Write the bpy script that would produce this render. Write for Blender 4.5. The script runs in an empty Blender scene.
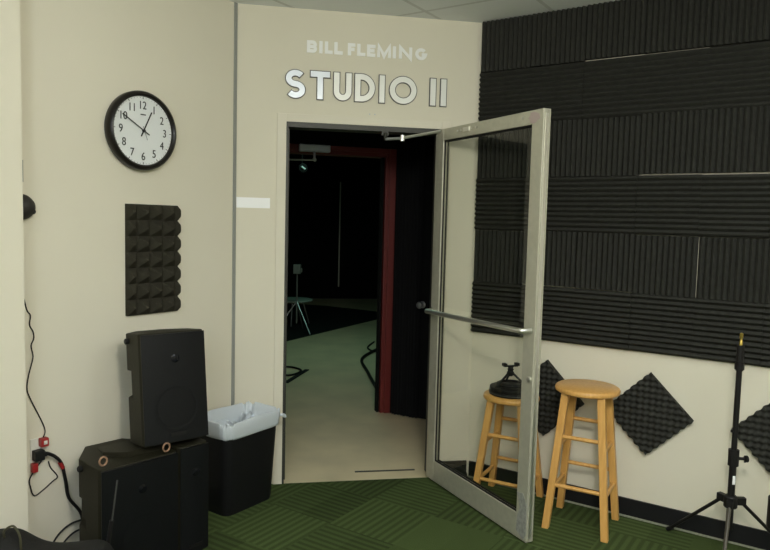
import bpy, bmesh, math, random
from mathutils import Vector, Matrix
random.seed(7)
S = bpy.context.scene
COL = S.collection
PI = math.pi

# ------------------------------------------------------------------ frames of the room
A = Vector((-0.8439, 3.8125))          # corner left wall / door wall
B = Vector((0.5358, 4.0610))           # corner door wall / foam wall
HC = 2.708                             # ceiling height
aM = math.atan2((B - A).y, (B - A).x)
aR = -0.585
aL = 0.9428
u = Vector((math.cos(aM), math.sin(aM)))
uR = Vector((math.cos(aR), math.sin(aR)))
uL = -Vector((math.cos(aL), math.sin(aL)))
nM = Vector((math.sin(aM), -math.cos(aM)))
nR = Vector((math.sin(aR), -math.cos(aR)))
nL = Vector((math.sin(aL), -math.cos(aL)))


def v3(p, z=0.0): return Vector((p.x, p.y, z))
def onM(s, z, o=0.0): return v3(A + u * s + nM * o, z)
def onR(s, z, o=0.0): return v3(B + uR * s + nR * o, z)
def onL(s, z, o=0.0): return v3(A + uL * s + nL * o, z)


# ------------------------------------------------------------------ materials
MATS = {}


def mat(name, col, rough=0.6, metal=0.0, var=0.0, vscale=8.0, bump=0.0, bscale=60.0, spec=0.5, emit=0.0, coat=0.0):
    if max(col) < .02: spec *= .5
    if name in MATS: return MATS[name]
    m = bpy.data.materials.new(name); m.use_nodes = True
    nt = m.node_tree; N = nt.nodes; L = nt.links
    b = N['Principled BSDF']
    b.inputs['Base Color'].default_value = (*col, 1)
    b.inputs['Roughness'].default_value = rough
    b.inputs['Metallic'].default_value = metal
    b.inputs['Specular IOR Level'].default_value = spec
    b.inputs['Coat Weight'].default_value = coat
    tc = N.new('ShaderNodeTexCoord')
    if var > 0:
        n = N.new('ShaderNodeTexNoise'); n.inputs['Scale'].default_value = vscale; n.inputs['Detail'].default_value = 5
        L.new(tc.outputs['Object'], n.inputs['Vector'])
        r = N.new('ShaderNodeMapRange'); r.inputs[1].default_value = .3; r.inputs[2].default_value = .7
        r.inputs[3].default_value = 1 - var; r.inputs[4].default_value = 1 + var
        L.new(n.outputs['Fac'], r.inputs[0])
        mx = N.new('ShaderNodeVectorMath'); mx.operation = 'SCALE'; mx.inputs[0].default_value = col
        L.new(r.outputs[0], mx.inputs['Scale']); L.new(mx.outputs[0], b.inputs['Base Color'])
    if bump > 0:
        n2 = N.new('ShaderNodeTexNoise'); n2.inputs['Scale'].default_value = bscale; n2.inputs['Detail'].default_value = 3
        L.new(tc.outputs['Object'], n2.inputs['Vector'])
        bp = N.new('ShaderNodeBump'); bp.inputs['Strength'].default_value = bump; bp.inputs['Distance'].default_value = .004
        L.new(n2.outputs['Fac'], bp.inputs['Height']); L.new(bp.outputs[0], b.inputs['Normal'])
    if emit > 0:
        b.inputs['Emission Color'].default_value = (*col, 1); b.inputs['Emission Strength'].default_value = emit
    MATS[name] = m
    return m


def wood(name, c1, c2, scale=6.0):
    m = bpy.data.materials.new(name); m.use_nodes = True
    N = m.node_tree.nodes; L = m.node_tree.links; b = N['Principled BSDF']
    tc = N.new('ShaderNodeTexCoord'); mp = N.new('ShaderNodeMapping'); mp.inputs['Scale'].default_value = (scale * 6, scale * 6, scale * .6)
    n = N.new('ShaderNodeTexNoise'); n.inputs['Scale'].default_value = 2; n.inputs['Detail'].default_value = 6
    r = N.new('ShaderNodeValToRGB'); r.color_ramp.elements[0].color = (*c1, 1); r.color_ramp.elements[1].color = (*c2, 1)
    r.color_ramp.elements[0].position = .3; r.color_ramp.elements[1].position = .7
    L.new(tc.outputs['Object'], mp.inputs[0]); L.new(mp.outputs[0], n.inputs['Vector']); L.new(n.outputs['Fac'], r.inputs[0])
    L.new(r.outputs[0], b.inputs['Base Color']); b.inputs['Roughness'].default_value = .38
    return m


def carpet_mat():
    """green carpet squares, each square with its own stripe direction and shade"""
    m = bpy.data.materials.new('green_carpet'); m.use_nodes = True
    N = m.node_tree.nodes; L = m.node_tree.links; b = N['Principled BSDF']
    b.inputs['Roughness'].default_value = .95; b.inputs['Specular IOR Level'].default_value = .1

    def mth(op, a=None, c=None, av=None, cv=None):
        n = N.new('ShaderNodeMath'); n.operation = op
        if a is not None: L.new(a, n.inputs[0])
        elif av is not None: n.inputs[0].default_value = av
        if c is not None: L.new(c, n.inputs[1])
        elif cv is not None: n.inputs[1].default_value = cv
        return n.outputs[0]
    tc = N.new('ShaderNodeTexCoord'); mp = N.new('ShaderNodeMapping')
    mp.inputs['Rotation'].default_value = (0, 0, math.radians(33.5)); mp.inputs['Location'].default_value = (.11, .07, 0)
    L.new(tc.outputs['Object'], mp.inputs[0])
    sp = N.new('ShaderNodeSeparateXYZ'); L.new(mp.outputs[0], sp.inputs[0])
    X, Y = sp.outputs[0], sp.outputs[1]
    cell = .39
    cx = mth('FLOOR', mth('DIVIDE', X, cv=cell)); cy = mth('FLOOR', mth('DIVIDE', Y, cv=cell))
    cb = N.new('ShaderNodeCombineXYZ'); L.new(cx, cb.inputs[0]); L.new(cy, cb.inputs[1])
    wn = N.new('ShaderNodeTexWhiteNoise'); wn.noise_dimensions = '2D'; L.new(cb.outputs[0], wn.inputs['Vector'])
    par = mth('MODULO', mth('ABSOLUTE', mth('ADD', cx, cy)), cv=2.0)
    mixc = N.new('ShaderNodeMix'); mixc.data_type = 'FLOAT'
    L.new(par, mixc.inputs[0]); L.new(X, mixc.inputs[2]); L.new(Y, mixc.inputs[3])
    st = mth('SINE', mth('MULTIPLY', mixc.outputs[0], cv=2 * PI / .0415))
    st = mth('MULTIPLY', st, cv=1.6)
    cl = N.new('ShaderNodeClamp'); cl.inputs[1].default_value = -1; L.new(st, cl.inputs[0])
    amp = mth('MULTIPLY', mth('GREATER_THAN', wn.outputs['Value'], cv=.22), cv=.22)
    stripe = mth('MULTIPLY', cl.outputs[0], amp)
    # second, larger patches of shade: one half of a square lighter or darker
    wn2 = N.new('ShaderNodeTexWhiteNoise'); wn2.noise_dimensions = '2D'
    c2x = mth('FLOOR', mth('DIVIDE', X, cv=cell / 2)); cb2 = N.new('ShaderNodeCombineXYZ')
    L.new(c2x, cb2.inputs[0]); L.new(cy, cb2.inputs[1]); L.new(cb2.outputs[0], wn2.inputs['Vector'])
    shade = mth('ADD', mth('MULTIPLY', wn2.outputs['Value'], cv=.38), cv=.80)
    nz = N.new('ShaderNodeTexNoise'); nz.inputs['Scale'].default_value = 190; nz.inputs['Detail'].default_value = 3
    L.new(tc.outputs['Object'], nz.inputs['Vector'])
    nzz = mth('ADD', mth('MULTIPLY', nz.outputs['Fac'], cv=.6), cv=.7)
    val = mth('MULTIPLY', mth('MULTIPLY', mth('ADD', stripe, cv=1.0), shade), nzz)
    rgb = N.new('ShaderNodeVectorMath'); rgb.operation = 'SCALE'; rgb.inputs[0].default_value = CARPET
    L.new(val, rgb.inputs['Scale']); L.new(rgb.outputs[0], b.inputs['Base Color'])
    bp = N.new('ShaderNodeBump'); bp.inputs['Strength'].default_value = .5; bp.inputs['Distance'].default_value = .004
    L.new(nz.outputs['Fac'], bp.inputs['Height']); L.new(bp.outputs[0], b.inputs['Normal'])
    return m


def ceiling_mat():
    m = bpy.data.materials.new('ceiling_tile'); m.use_nodes = True
    N = m.node_tree.nodes; L = m.node_tree.links; b = N['Principled BSDF']; b.inputs['Roughness'].default_value = .9
    tc = N.new('ShaderNodeTexCoord'); mp = N.new('ShaderNodeMapping')
    mp.inputs['Rotation'].default_value = (0, 0, math.radians(33.5)); mp.inputs['Location'].default_value = (.15, .33, 0)
    L.new(tc.outputs['Object'], mp.inputs[0])
    br = N.new('ShaderNodeTexBrick'); br.offset = 0; br.inputs['Scale'].default_value = 1
    br.inputs['Brick Width'].default_value = .61; br.inputs['Row Height'].default_value = 1.22
    br.inputs['Mortar Size'].default_value = .012
    br.inputs['Color1'].default_value = (.84, .86, .87, 1); br.inputs['Color2'].default_value = (.82, .84, .85, 1)
    br.inputs['Mortar'].default_value = (.66, .67, .67, 1)
    L.new(mp.outputs[0], br.inputs['Vector']); L.new(br.outputs['Color'], b.inputs['Base Color'])
    return m


def glass_mat():
    m = bpy.data.materials.new('door_glass'); m.use_nodes = True
    N = m.node_tree.nodes; L = m.node_tree.links
    for n in list(N):
        if n.type == 'BSDF_PRINCIPLED': N.remove(n)
    out = [n for n in N if n.type == 'OUTPUT_MATERIAL'][0]
    t = N.new('ShaderNodeBsdfTransparent'); t.inputs[0].default_value = (.955, .96, .94, 1)
    g = N.new('ShaderNodeBsdfGlossy'); g.inputs['Roughness'].default_value = .02; g.inputs[0].default_value = (1, 1, .96, 1)
    f = N.new('ShaderNodeFresnel'); f.inputs[0].default_value = 1.45
    mx = N.new('ShaderNodeMixShader'); ge = N.new('ShaderNodeNewGeometry'); iv = N.new('ShaderNodeMath'); iv.operation = 'SUBTRACT'; iv.inputs[0].default_value = 1
    ml = N.new('ShaderNodeMath'); ml.operation = 'MULTIPLY'
    L.new(ge.outputs['Backfacing'], iv.inputs[1]); L.new(f.outputs[0], ml.inputs[0]); L.new(iv.outputs[0], ml.inputs[1])
    L.new(ml.outputs[0], mx.inputs[0]); L.new(t.outputs[0], mx.inputs[1]); L.new(g.outputs[0], mx.inputs[2]); L.new(mx.outputs[0], out.inputs[0])
    return m


def grille_mat():
    m = bpy.data.materials.new('speaker_grille'); m.use_nodes = True
    N = m.node_tree.nodes; L = m.node_tree.links; b = N['Principled BSDF']
    b.inputs['Roughness'].default_value = .42; b.inputs['Metallic'].default_value = .0; b.inputs['Specular IOR Level'].default_value = .25
    tc = N.new('ShaderNodeTexCoord'); vo = N.new('ShaderNodeTexVoronoi'); vo.inputs['Scale'].default_value = 240
    r = N.new('ShaderNodeValToRGB'); r.color_ramp.elements[0].color = (.002, .002, .002, 1); r.color_ramp.elements[1].color = (.006, .0065, .008, 1)
    r.color_ramp.elements[0].position = .25; r.color_ramp.elements[1].position = .45
    L.new(tc.outputs['Object'], vo.inputs['Vector']); L.new(vo.outputs['Distance'], r.inputs[0]); L.new(r.outputs[0], b.inputs['Base Color'])
    return m


CARPET = (.054, .078, .026)
wall_m = mat('cream_paint', (.745, .70, .575), .75, var=.02, vscale=2, bump=.08, bscale=150)
white_paint = mat('cream_trim_paint', (.745, .70, .58), .6)
carpet_m = carpet_mat()
ceil_m = ceiling_mat()
foam_m = mat('charcoal_foam', (.038, .038, .033), .95, var=.12, vscale=40, bump=.3, bscale=300, spec=.1)
foam_brown = mat('dark_brown_foam', (.040, .037, .027), .95, var=.12, vscale=40, bump=.3, bscale=300, spec=.1)
black_base = mat('black_rubber_base', (.010, .010, .011), .5)
alu = mat('brushed_aluminium', (.52, .505, .41), .4, metal=.4, var=.06, vscale=30)
alu_bright = mat('bright_aluminium', (.75, .74, .70), .28, metal=.9)
gasket = mat('black_gasket', (.012, .012, .012), .6)
jamb_m = mat('dark_grey_jamb', (.045, .045, .038), .5, metal=.2)
glass_m = glass_mat()
grille_m = grille_mat()
spk_m = mat('black_speaker_plastic', (.019, .0175, .010), .5, spec=.35, bump=.3, bscale=300)
spk_black = mat('black_satin', (.008, .008, .010), .38)
blk = mat('black_plastic', (.012, .012, .012), .45)
blk_metal = mat('black_powdercoat', (.012, .011, .011), .42)
brass = mat('brass', (.55, .40, .10), .3, metal=.9)
copper = mat('copper_ring', (.42, .25, .17), .35, metal=.5)
pine = wood('honey_wood', (.62, .32, .085), (.74, .42, .13))
silver = mat('silver_letter', (.80, .80, .76), .4, metal=.15)
silver_blue = mat('silver_letter_cool', (.60, .64, .70), .35, metal=.3)
letter_edge = mat('letter_dark_edge', (.07, .065, .06), .5)
white_letter = mat('white_letter', (.92, .92, .90), .45)
white_tape = mat('white_label', (.95, .95, .96), .4)
dial = mat('clock_dial', (.80, .82, .82), .45)
ink = mat('clock_ink', (.02, .02, .02), .6)
clock_rim = mat('clock_black_rim', (.014, .012, .010), .3)
bag_m = mat('bin_bag_film', (.62, .67, .72), .4, spec=.4)
bin_m = mat('bin_black', (.008, .008, .009), .45)
redp = mat('red_door_frame_paint', (.15, .014, .011), .5)
dark_wall = mat('black_hall_paint', (.004, .004, .004), .9)
hall_floor = mat('pale_vinyl_floor', (.70, .59, .38), .6, var=.09, vscale=3)
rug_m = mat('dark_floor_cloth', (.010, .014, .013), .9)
curtain_m = mat('black_curtain_cloth', (.006, .006, .007), .9)
steel = mat('steel', (.55, .56, .58), .3, metal=.8)
closer_m = mat('silver_closer_box', (.62, .68, .74), .4, metal=.2)
red_plastic = mat('red_plastic', (.35, .02, .02), .4)
cable_m = mat('black_cable', (.010, .010, .010), .5)
grey_strip = mat('grey_metal_corner', (.33, .34, .32), .5, metal=.2)
pale_line = mat('pale_edge_sealant', (.28, .29, .22), .7)
bag_cloth = mat('black_bag_cloth', (.012, .012, .011), .75, bump=.4, bscale=120)
white_plate = mat('white_plate', (.75, .74, .68), .4)
lampwhite = mat('lamp_lens', (.85, .86, .88), .3)
tape_pink = mat('pink_stain', (.50, .40, .39), .5, metal=.3)
scuffed = mat('clear_scuffed_tape', (.40, .40, .38), .3, metal=.3, var=.25, vscale=60)


# ------------------------------------------------------------------ mesh helpers
class MB:
    def __init__(s): s.b = bmesh.new()

    def quadbox(s, c, size, M=None):
        sx, sy, sz = [q / 2 for q in size]
        vs = [s.b.verts.new(Vector(((M or Matrix()) @ Vector((c[0] + i * sx, c[1] + j * sy, c[2] + k * sz))))) for i in (-1, 1) for j in (-1, 1) for k in (-1, 1)]
        for f in ((0, 1, 3, 2), (4, 6, 7, 5), (0, 4, 5, 1), (2, 3, 7, 6), (0, 2, 6, 4), (1, 5, 7, 3)):
            s.b.faces.new([vs[i] for i in f])
        return s

    def box(s, x0, x1, y0, y1, z0, z1, M=None):
        return s.quadbox(((x0 + x1) / 2, (y0 + y1) / 2, (z0 + z1) / 2), (abs(x1 - x0), abs(y1 - y0), abs(z1 - z0)), M)

    def tube(s, pts, r, n=10, closed=False, square=False):
        pts = [Vector(p) for p in pts]; rs = r if isinstance(r, (list, tuple)) else [r] * len(pts)
        rings = []; N = len(pts); prev = None
        for i, p in enumerate(pts):
            a = pts[(i - 1) % N] if (i > 0 or closed) else p
            c = pts[(i + 1) % N] if (i < N - 1 or closed) else p
            t = (c - a).normalized()
            if prev is None:
                ref = Vector((0, 0, 1)) if abs(t.z) < .9 else Vector((1, 0, 0))
                e1 = t.cross(ref).normalized()
            else:
                e1 = (prev - t * prev.dot(t)).normalized()
            prev = e1; e2 = t.cross(e1)
            rings.append([s.b.verts.new(p + (e1 * math.cos(2 * PI * k / n + (PI / n if square else 0)) + e2 * math.sin(2 * PI * k / n + (PI / n if square else 0))) * rs[i]) for k in range(n)])
        for i in range(N - 1 + (1 if closed else 0)):
            q, w = rings[i], rings[(i + 1) % N]
            for k in range(n): s.b.faces.new((q[k], q[(k + 1) % n], w[(k + 1) % n], w[k]))
        if not closed:
            s.b.faces.new(rings[0][::-1]); s.b.faces.new(rings[-1])
        return s

    def lathe(s, prof, n=32, M=None, cap=True, sx=1, sy=1):
        rings = []
        for r, z in prof:
            rings.append([s.b.verts.new((M or Matrix()) @ Vector((r * sx * math.cos(2 * PI * k / n), r * sy * math.sin(2 * PI * k / n), z))) for k in range(n)])
        for i in range(len(rings) - 1):
            for k in range(n): s.b.faces.new((rings[i][k], rings[i][(k + 1) % n], rings[i + 1][(k + 1) % n], rings[i + 1][k]))
        if cap:
            s.b.faces.new(rings[0][::-1]); s.b.faces.new(rings[-1])
        return s

    def loft(s, loops, cap0=True, cap1=True):
        rr = [[s.b.verts.new(p) for p in lp] for lp in loops]; n = len(rr[0])
        for i in range(len(rr) - 1):
            for k in range(n): s.b.faces.new((rr[i][k], rr[i][(k + 1) % n], rr[i + 1][(k + 1) % n], rr[i + 1][k]))
        if cap0: s.b.faces.new(rr[0][::-1])
        if cap1: s.b.faces.new(rr[-1])
        return s

    def prism(s, poly, y0, y1):   # polygon in x,z, extruded along y
        return s.loft([[(x, y0, z) for x, z in poly], [(x, y1, z) for x, z in poly]])

    def zprism(s, poly, z0, z1):
        return s.loft([[(x, y, z0) for x, y in poly], [(x, y, z1) for x, y in poly]])

    def ribbon(s, pts, w, y0, y1, closed=False, ext=0.0):
        """a stroke of width w along pts (x,z), between depths y0 and y1"""
        P = [Vector(p) for p in pts]; N = len(P)
        if ext and not closed:
            P[0] = P[0] - (P[1] - P[0]).normalized() * ext; P[-1] = P[-1] + (P[-1] - P[-2]).normalized() * ext
        Lf, Rt = [], []
        for i in range(N):
            if closed or 0 < i < N - 1:
                d0 = (P[i] - P[(i - 1) % N]).normalized(); d1 = (P[(i + 1) % N] - P[i]).normalized()
                n0 = Vector((-d0.y, d0.x)); n1 = Vector((-d1.y, d1.x)); m = (n0 + n1).normalized()
                k = min(2.2, 1 / max(.3, m.dot(n0)))
            else:
                d = (P[1] - P[0]) if i == 0 else (P[-1] - P[-2]); d.normalize(); m = Vector((-d.y, d.x)); k = 1
            Lf.append(P[i] + m * w / 2 * k); Rt.append(P[i] - m * w / 2 * k)
        loops = []
        for i in range(N):
            a, c = Lf[i], Rt[i]
            loops.append([s.b.verts.new(q) for q in ((a.x, y0, a.y), (a.x, y1, a.y), (c.x, y1, c.y), (c.x, y0, c.y))])
        for i in range(N - 1 + (1 if closed else 0)):
            q, r = loops[i], loops[(i + 1) % N]
            for k in range(4): s.b.faces.new((q[k], q[(k + 1) % 4], r[(k + 1) % 4], r[k]))
        if not closed: s.b.faces.new(loops[0][::-1]); s.b.faces.new(loops[-1])
        return s

    def heightfield(s, W_, H_, nx, nz, fn, back=0.0):
        """slab in x,z with a relief towards -y, closed behind at y=back"""
        fr = [[s.b.verts.new((W_ * i / nx, -fn(i / nx, j / nz), H_ * j / nz)) for j in range(nz + 1)] for i in range(nx + 1)]
        for i in range(nx):
            for j in range(nz): s.b.faces.new((fr[i][j], fr[i + 1][j], fr[i + 1][j + 1], fr[i][j + 1]))
        rim = [fr[i][0] for i in range(nx + 1)] + [fr[nx][j] for j in range(1, nz + 1)] + [fr[i][nz] for i in range(nx - 1, -1, -1)] + [fr[0][j] for j in range(nz - 1, 0, -1)]
        bk = [s.b.verts.new((q.co.x, back, q.co.z)) for q in rim]
        n = len(rim)
        for k in range(n): s.b.faces.new((rim[k], bk[k], bk[(k + 1) % n], rim[(k + 1) % n]))
        s.b.faces.new(bk)
        return s

    def build(s, name, m, parent=None, loc=(0, 0, 0), rz=0.0, smooth=False, bevel=0.0, seg=2):
        bmesh.ops.recalc_face_normals(s.b, faces=s.b.faces)
        me = bpy.data.meshes.new(name); s.b.to_mesh(me); s.b.free()
        me.materials.append(m)
        if smooth:
            for p in me.polygons: p.use_smooth = True
            try: me.set_sharp_from_angle(angle=math.radians(40))
            except Exception: pass
        o = bpy.data.objects.new(name, me); COL.objects.link(o)
        o.location = loc; o.rotation_euler = (0, 0, rz)
        if parent: o.parent = parent
        if bevel:
            b = o.modifiers.new('bevel', 'BEVEL'); b.width = bevel; b.segments = seg; b.limit_method = 'ANGLE'
        return o


def tag(o, label=None, cat=None, group=None, kind=None):
    if label: o['label'] = label
    if cat: o['category'] = cat
    if group: o['group'] = group
    if kind: o['kind'] = kind
    return o


def thing(name, label, cat, loc=(0, 0, 0), rz=0.0, group=None, rot=None):
    o = bpy.data.objects.new(name, None); COL.objects.link(o); o.location = loc
    o.rotation_euler = rot or (0, 0, rz); o.empty_display_size = .1
    return tag(o, label, cat, group)


def struct(o): o['kind'] = 'structure'; return o


def smoothpath(pts, k=6):
    P = [Vector(p) for p in pts]; P = [P[0]] + P + [P[-1]]; out = []
    for i in range(1, len(P) - 2):
        for j in range(k):
            t = j / k; a, b, c, d = P[i - 1], P[i], P[i + 1], P[i + 2]
            out.append(.5 * ((2 * b) + (c - a) * t + (2 * a - 5 * b + 4 * c - d) * t * t + (3 * b - a - 3 * c + d) * t ** 3))
    out.append(P[-2]); return out


# ------------------------------------------------------------------ room shell
LEFT_LEN, RIGHT_LEN, BACK = 7.0, 5.0, None
E_ = A + uL * LEFT_LEN; R1 = B + uR * RIGHT_LEN
# far corner of the room: back wall runs along uR from E_, far right wall along uL from R1
det = uR.x * (-uL.y) - (-uL.x) * uR.y
rhs = R1 - E_
sB = (rhs.x * (-uL.y) - (-uL.x) * rhs.y) / det
D_ = E_ + uR * sB
room = [A, B, R1, D_, E_]
T = .12


def wall_box(name, p, d, n, length, z0=0.0, z1=HC, t=T, m=wall_m, s0=0.0):
    """slab whose room face runs from p along d; thickness away from the room (n points into the room)"""
    a = p + d * s0; b = p + d * length
    poly = [(a.x, a.y), (b.x, b.y), (b.x - n.x * t, b.y - n.y * t), (a.x - n.x * t, a.y - n.y * t)]
    return struct(MB().zprism(poly, z0, z1).build(name, m))


struct(MB().zprism([(q.x, q.y) for q in room], -.08, 0).build('floor', carpet_m))
struct(MB().zprism([(q.x, q.y) for q in room], HC, HC + .08).build('ceiling', ceil_m))
wall_box('wall_left', A, uL, nL, LEFT_LEN)
wall_box('wall_right', B, uR, nR, RIGHT_LEN)
wall_box('wall_back', E_, uR, -nR, sB)
wall_box('wall_far_right', R1, uL, -nL, (D_ - R1).length)
# the piece of wall that comes forward at the left edge of the view
p0 = A + nL * .15
poly = [p0 + uL * 1.24, p0 + uL * (LEFT_LEN - .02), A + uL * (LEFT_LEN - .02), A + uL * 1.24]
struct(MB().zprism([(q.x, q.y) for q in poly], 0, HC).build('wall_left_pier', wall_m))

# door wall with its opening
OL, OR, OH = .275, 1.172, 2.085
LM = (B - A).length
dw = MB()
dw.box(0, OL, 0, T, 0, HC); dw.box(OR, LM, 0, T, 0, HC); dw.box(OL, OR, 0, T, OH, HC)
struct(dw.build('wall_middle', wall_m, loc=v3(A), rz=aM))
# casing flush round the opening, painted like the wall
cs = MB(); cs.box(OL - .052, OL, -.008, 0, 0, OH + .045); cs.box(OL, OR, -.008, 0, OH, OH + .045); cs.box(OR, OR + .052, -.008, 0, 0, OH + .045)
struct(cs.build('trim_1', white_paint, loc=v3(A), rz=aM, bevel=.002))
jm = MB(); jm.box(OL, OL + .012, -.004, T, 0, OH); jm.box(OR - .012, OR, .0, T, 0, OH); jm.box(OL + .012, OR - .012, -.004, T, OH - .028, OH)
jm.box(OL + .012, OL + .020, .06, .085, 0, OH - .028)
struct(jm.build('trim_2', jamb_m, loc=v3(A), rz=aM))
struct(MB().box(.002, .022, -.006, .0, 0, HC).build('trim_3', grey_strip, loc=v3(A), rz=aL + PI))  # placeholder orientation fixed below
bpy.data.objects['trim_3'].rotation_euler = (0, 0, aL); bpy.data.objects['trim_3'].location = onL(.024, 0)
# baseboards
struct(MB().box(0.012, RIGHT_LEN - .02, -.012, 0, .008, .098).build('baseboard_right', black_base, loc=v3(B), rz=aR))
struct(MB().box(0.012, RIGHT_LEN - .02, -.020, 0, 0, .008).build('trim_4', pale_line, loc=v3(B), rz=aR))
struct(MB().box(OR + .052, LM - .012, -.012, 0, 0, .098).build('baseboard_middle', black_base, loc=v3(A), rz=aM))

# ------------------------------------------------------------------ hall and studio beyond the door
fA = A + u * -2.2 - nM * .0; fB = A + u * 3.2
deep = -nM * 9.5
hp = [A + u * (OL), A + u * (OR), A + u * OR - nM * T, fB - nM * T, fB + deep, fA + deep, fA - nM * T, A + u * OL - nM * T]
struct(MB().zprism([(q.x, q.y) for q in hp], -.08, -.001).build('floor_hall', hall_floor))
hp2 = [fB - nM * T, fB + deep, fA + deep, fA - nM * T]
struct(MB().zprism([(q.x, q.y) for q in hp2], 2.9, 2.98).build('ceiling_hall', dark_wall))
bk = MB().box(-2.2, 3.2, 0, .1, 0, 2.9)
struct(bk.build('wall_studio_back', dark_wall, loc=v3(A - nM * 9.5), rz=aM))
struct(MB().box(0, 9.4, 0, .1, 0, 2.9).build('wall_studio_left', dark_wall, loc=v3(fA - nM * T), rz=aM + PI / 2))
struct(MB().box(0, 9.4, -.1, 0, 0, 2.9).build('wall_studio_right', dark_wall, loc=v3(fB - nM * T), rz=aM + PI / 2))

# inner wall with red door frame
aI = .28; cI = Vector((.03, 5.43)); uI = Vector((math.cos(aI), math.sin(aI)))
iw = MB(); iw.box(.07, 2.4, .0, .1, 0, 2.9); iw.box(-1.9, -1.01, 0, .1, 0, 2.9); iw.box(-1.01, .07, 0, .1, 2.115, 2.9)
struct(iw.build('wall_inner', dark_wall, loc=v3(cI), rz=aI))
fr = MB()
for x0, x1 in ((-.055, .052), (-1.0, -.90)): fr.box(x0, x1, -.03, .10, 0, 2.11)
fr.box(-.90, -.055, -.03, .10, 2.044, 2.11)
for x0, x1 in ((-.025, .052), (-1.0, -.93)): fr.box(x0, x1, -.045, -.03, 0, 2.11)
fr.box(-.93, -.025, -.045, -.03, 2.075, 2.11)
struct(fr.build('trim_5', redp, loc=v3(cI), rz=aI, bevel=.004))
struct(MB().box(-.075, -.058, .0, .06, 0, 2.044).build('trim_6', dark_wall, loc=v3(cI), rz=aI))

# closer on the red frame
t = thing('door_closer', 'silver box door closer mounted on the red header of the inner doorway', 'door closer', v3(cI + uI * -.63, 2.08), aI)
MB().box(-.118, .118, -.10, -.045, -.027, .027).build('closer_body', closer_m, t, bevel=.006)
MB().tube([(0, -.07, .03), (0, -.07, -.085)], .010, 10).tube([(0, -.07, -.08), (.0, -.09, -.088)], .014, 10).build('spindle', steel, t)
MB().tube([(0, -.085, -.088), (-.28, -.05, -.094)], .006, 8).build('closer_arm', steel, t)

# black door right of the curtain, and the curtain
aK = math.atan2(-.497, .868); cK = Vector((.085, 5.375)); uK = Vector((math.cos(aK), math.sin(aK)))
dd = MB().box(.19, 1.10, .0, .045, 0.005, 2.05).build('door_1', dark_wall, loc=v3(cK), rz=aK); struct(dd)
kn = MB().lathe([(.026, 0), (.028, .004), (.012, .008), (.012, .03), (.024, .04), (.028, .052), (.022, .066), (.004, .07)], 20,
                Matrix.Translation((.245, 0, .905)) @ Matrix.Rotation(PI / 2, 4, 'X')).build('door_knob', steel, dd, smooth=True)
cur = MB(); nseg = 60; loops = []
pts = []
for i in range(nseg + 1):
    x = .0 + .24 * i / nseg
    pts.append((x, -.035 + .014 * math.sin(i * .95) + .006 * math.sin(i * .37)))
poly = pts + [(x, y + .006) for x, y in pts[::-1]]
c_ = MB(); z0s = .012
c_.zprism(poly, z0s, 2.3)
tag(c_.build('curtain', curtain_m, loc=v3(cK), rz=aK), 'black pleated curtain hanging beside the red inner door frame', 'curtain')

# thick cloth on the studio floor
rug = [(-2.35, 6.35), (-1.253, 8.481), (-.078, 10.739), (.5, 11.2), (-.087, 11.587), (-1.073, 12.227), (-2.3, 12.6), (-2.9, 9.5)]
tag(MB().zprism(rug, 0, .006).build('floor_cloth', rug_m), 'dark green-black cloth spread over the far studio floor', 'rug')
# pale strip on the far wall
tag(MB().box(-.012, .012, -.02, 0, .29, 2.275).build('wall_strip', mat('pale_strip', (.62, .58, .48), .6), loc=(-.885, 12.3 + .63, 0), rz=aM),
    'thin pale vertical strip on the dark far wall of the studio', 'strip')

# light stand far in the studio
t = thing('light_stand', 'slim grey light stand with a small head, far inside the dark studio', 'light stand', (-1.20, 9.25, .006))
MB().tube([(0, 0, .12), (0, 0, .84)], .011, 8).build('pole', steel, t)
for a in (200, 80, -45):
    c, s_ = math.cos(math.radians(a)), math.sin(math.radians(a))
    MB().tube([(0, 0, .42), (.30 * c, .30 * s_, .008)], .009, 8).build('leg', steel, t)
MB().box(-.05, .05, -.05, .05, .80, .93).box(.05, .07, -.02, .02, .82, .88).build('stand_head', mat('grey_head', (.22, .22, .21), .5), t, bevel=.01)

t = thing('side_table', 'pale round-topped low table with splayed legs in the dark studio', 'table', (-1.33, 9.9, .006))
MB().lathe([(.26, .355), (.28, .36), (.28, .375), (.26, .38)], 32).build('table_top', mat('pale_green_top', (.50, .62, .55), .5), t, smooth=True)
for a in (30, 150, 270):
    c, s_ = math.cos(math.radians(a)), math.sin(math.radians(a))
    MB().tube([(.14 * c, .14 * s_, .36), (.25 * c, .25 * s_, .006)], .011, 8).build('leg', steel, t)

# small lamp hanging in the dark
t = thing('studio_lamp', 'small studio lamp with a white lens hanging in the dark under the inner closer', 'lamp', (-.988, 8.0, 2.145), .3)
MB().lathe([(.03, -.09), (.05, -.07), (.055, .0), (.05, .02)], 20, Matrix.Rotation(PI / 2, 4, 'X')).build('lamp_housing', blk, t, smooth=True)
MB().quadbox((0, -.025, 0), (.055, .02, .02), Matrix.Rotation(.6, 4, 'Y')).build('lamp_lens', lampwhite, t, bevel=.004)
MB().tube([(0, .06, .03), (0, .06, .755)], .008, 8).build('hanger_rod', blk_metal, t)

# cables on the floor beyond
def floor_cable(name, label, pts, r, cat='cable'):
    return tag(MB().tube(smoothpath([(x, y, r) for x, y in pts]), r, 8).build(name, cable_m, smooth=True), label, cat)


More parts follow.
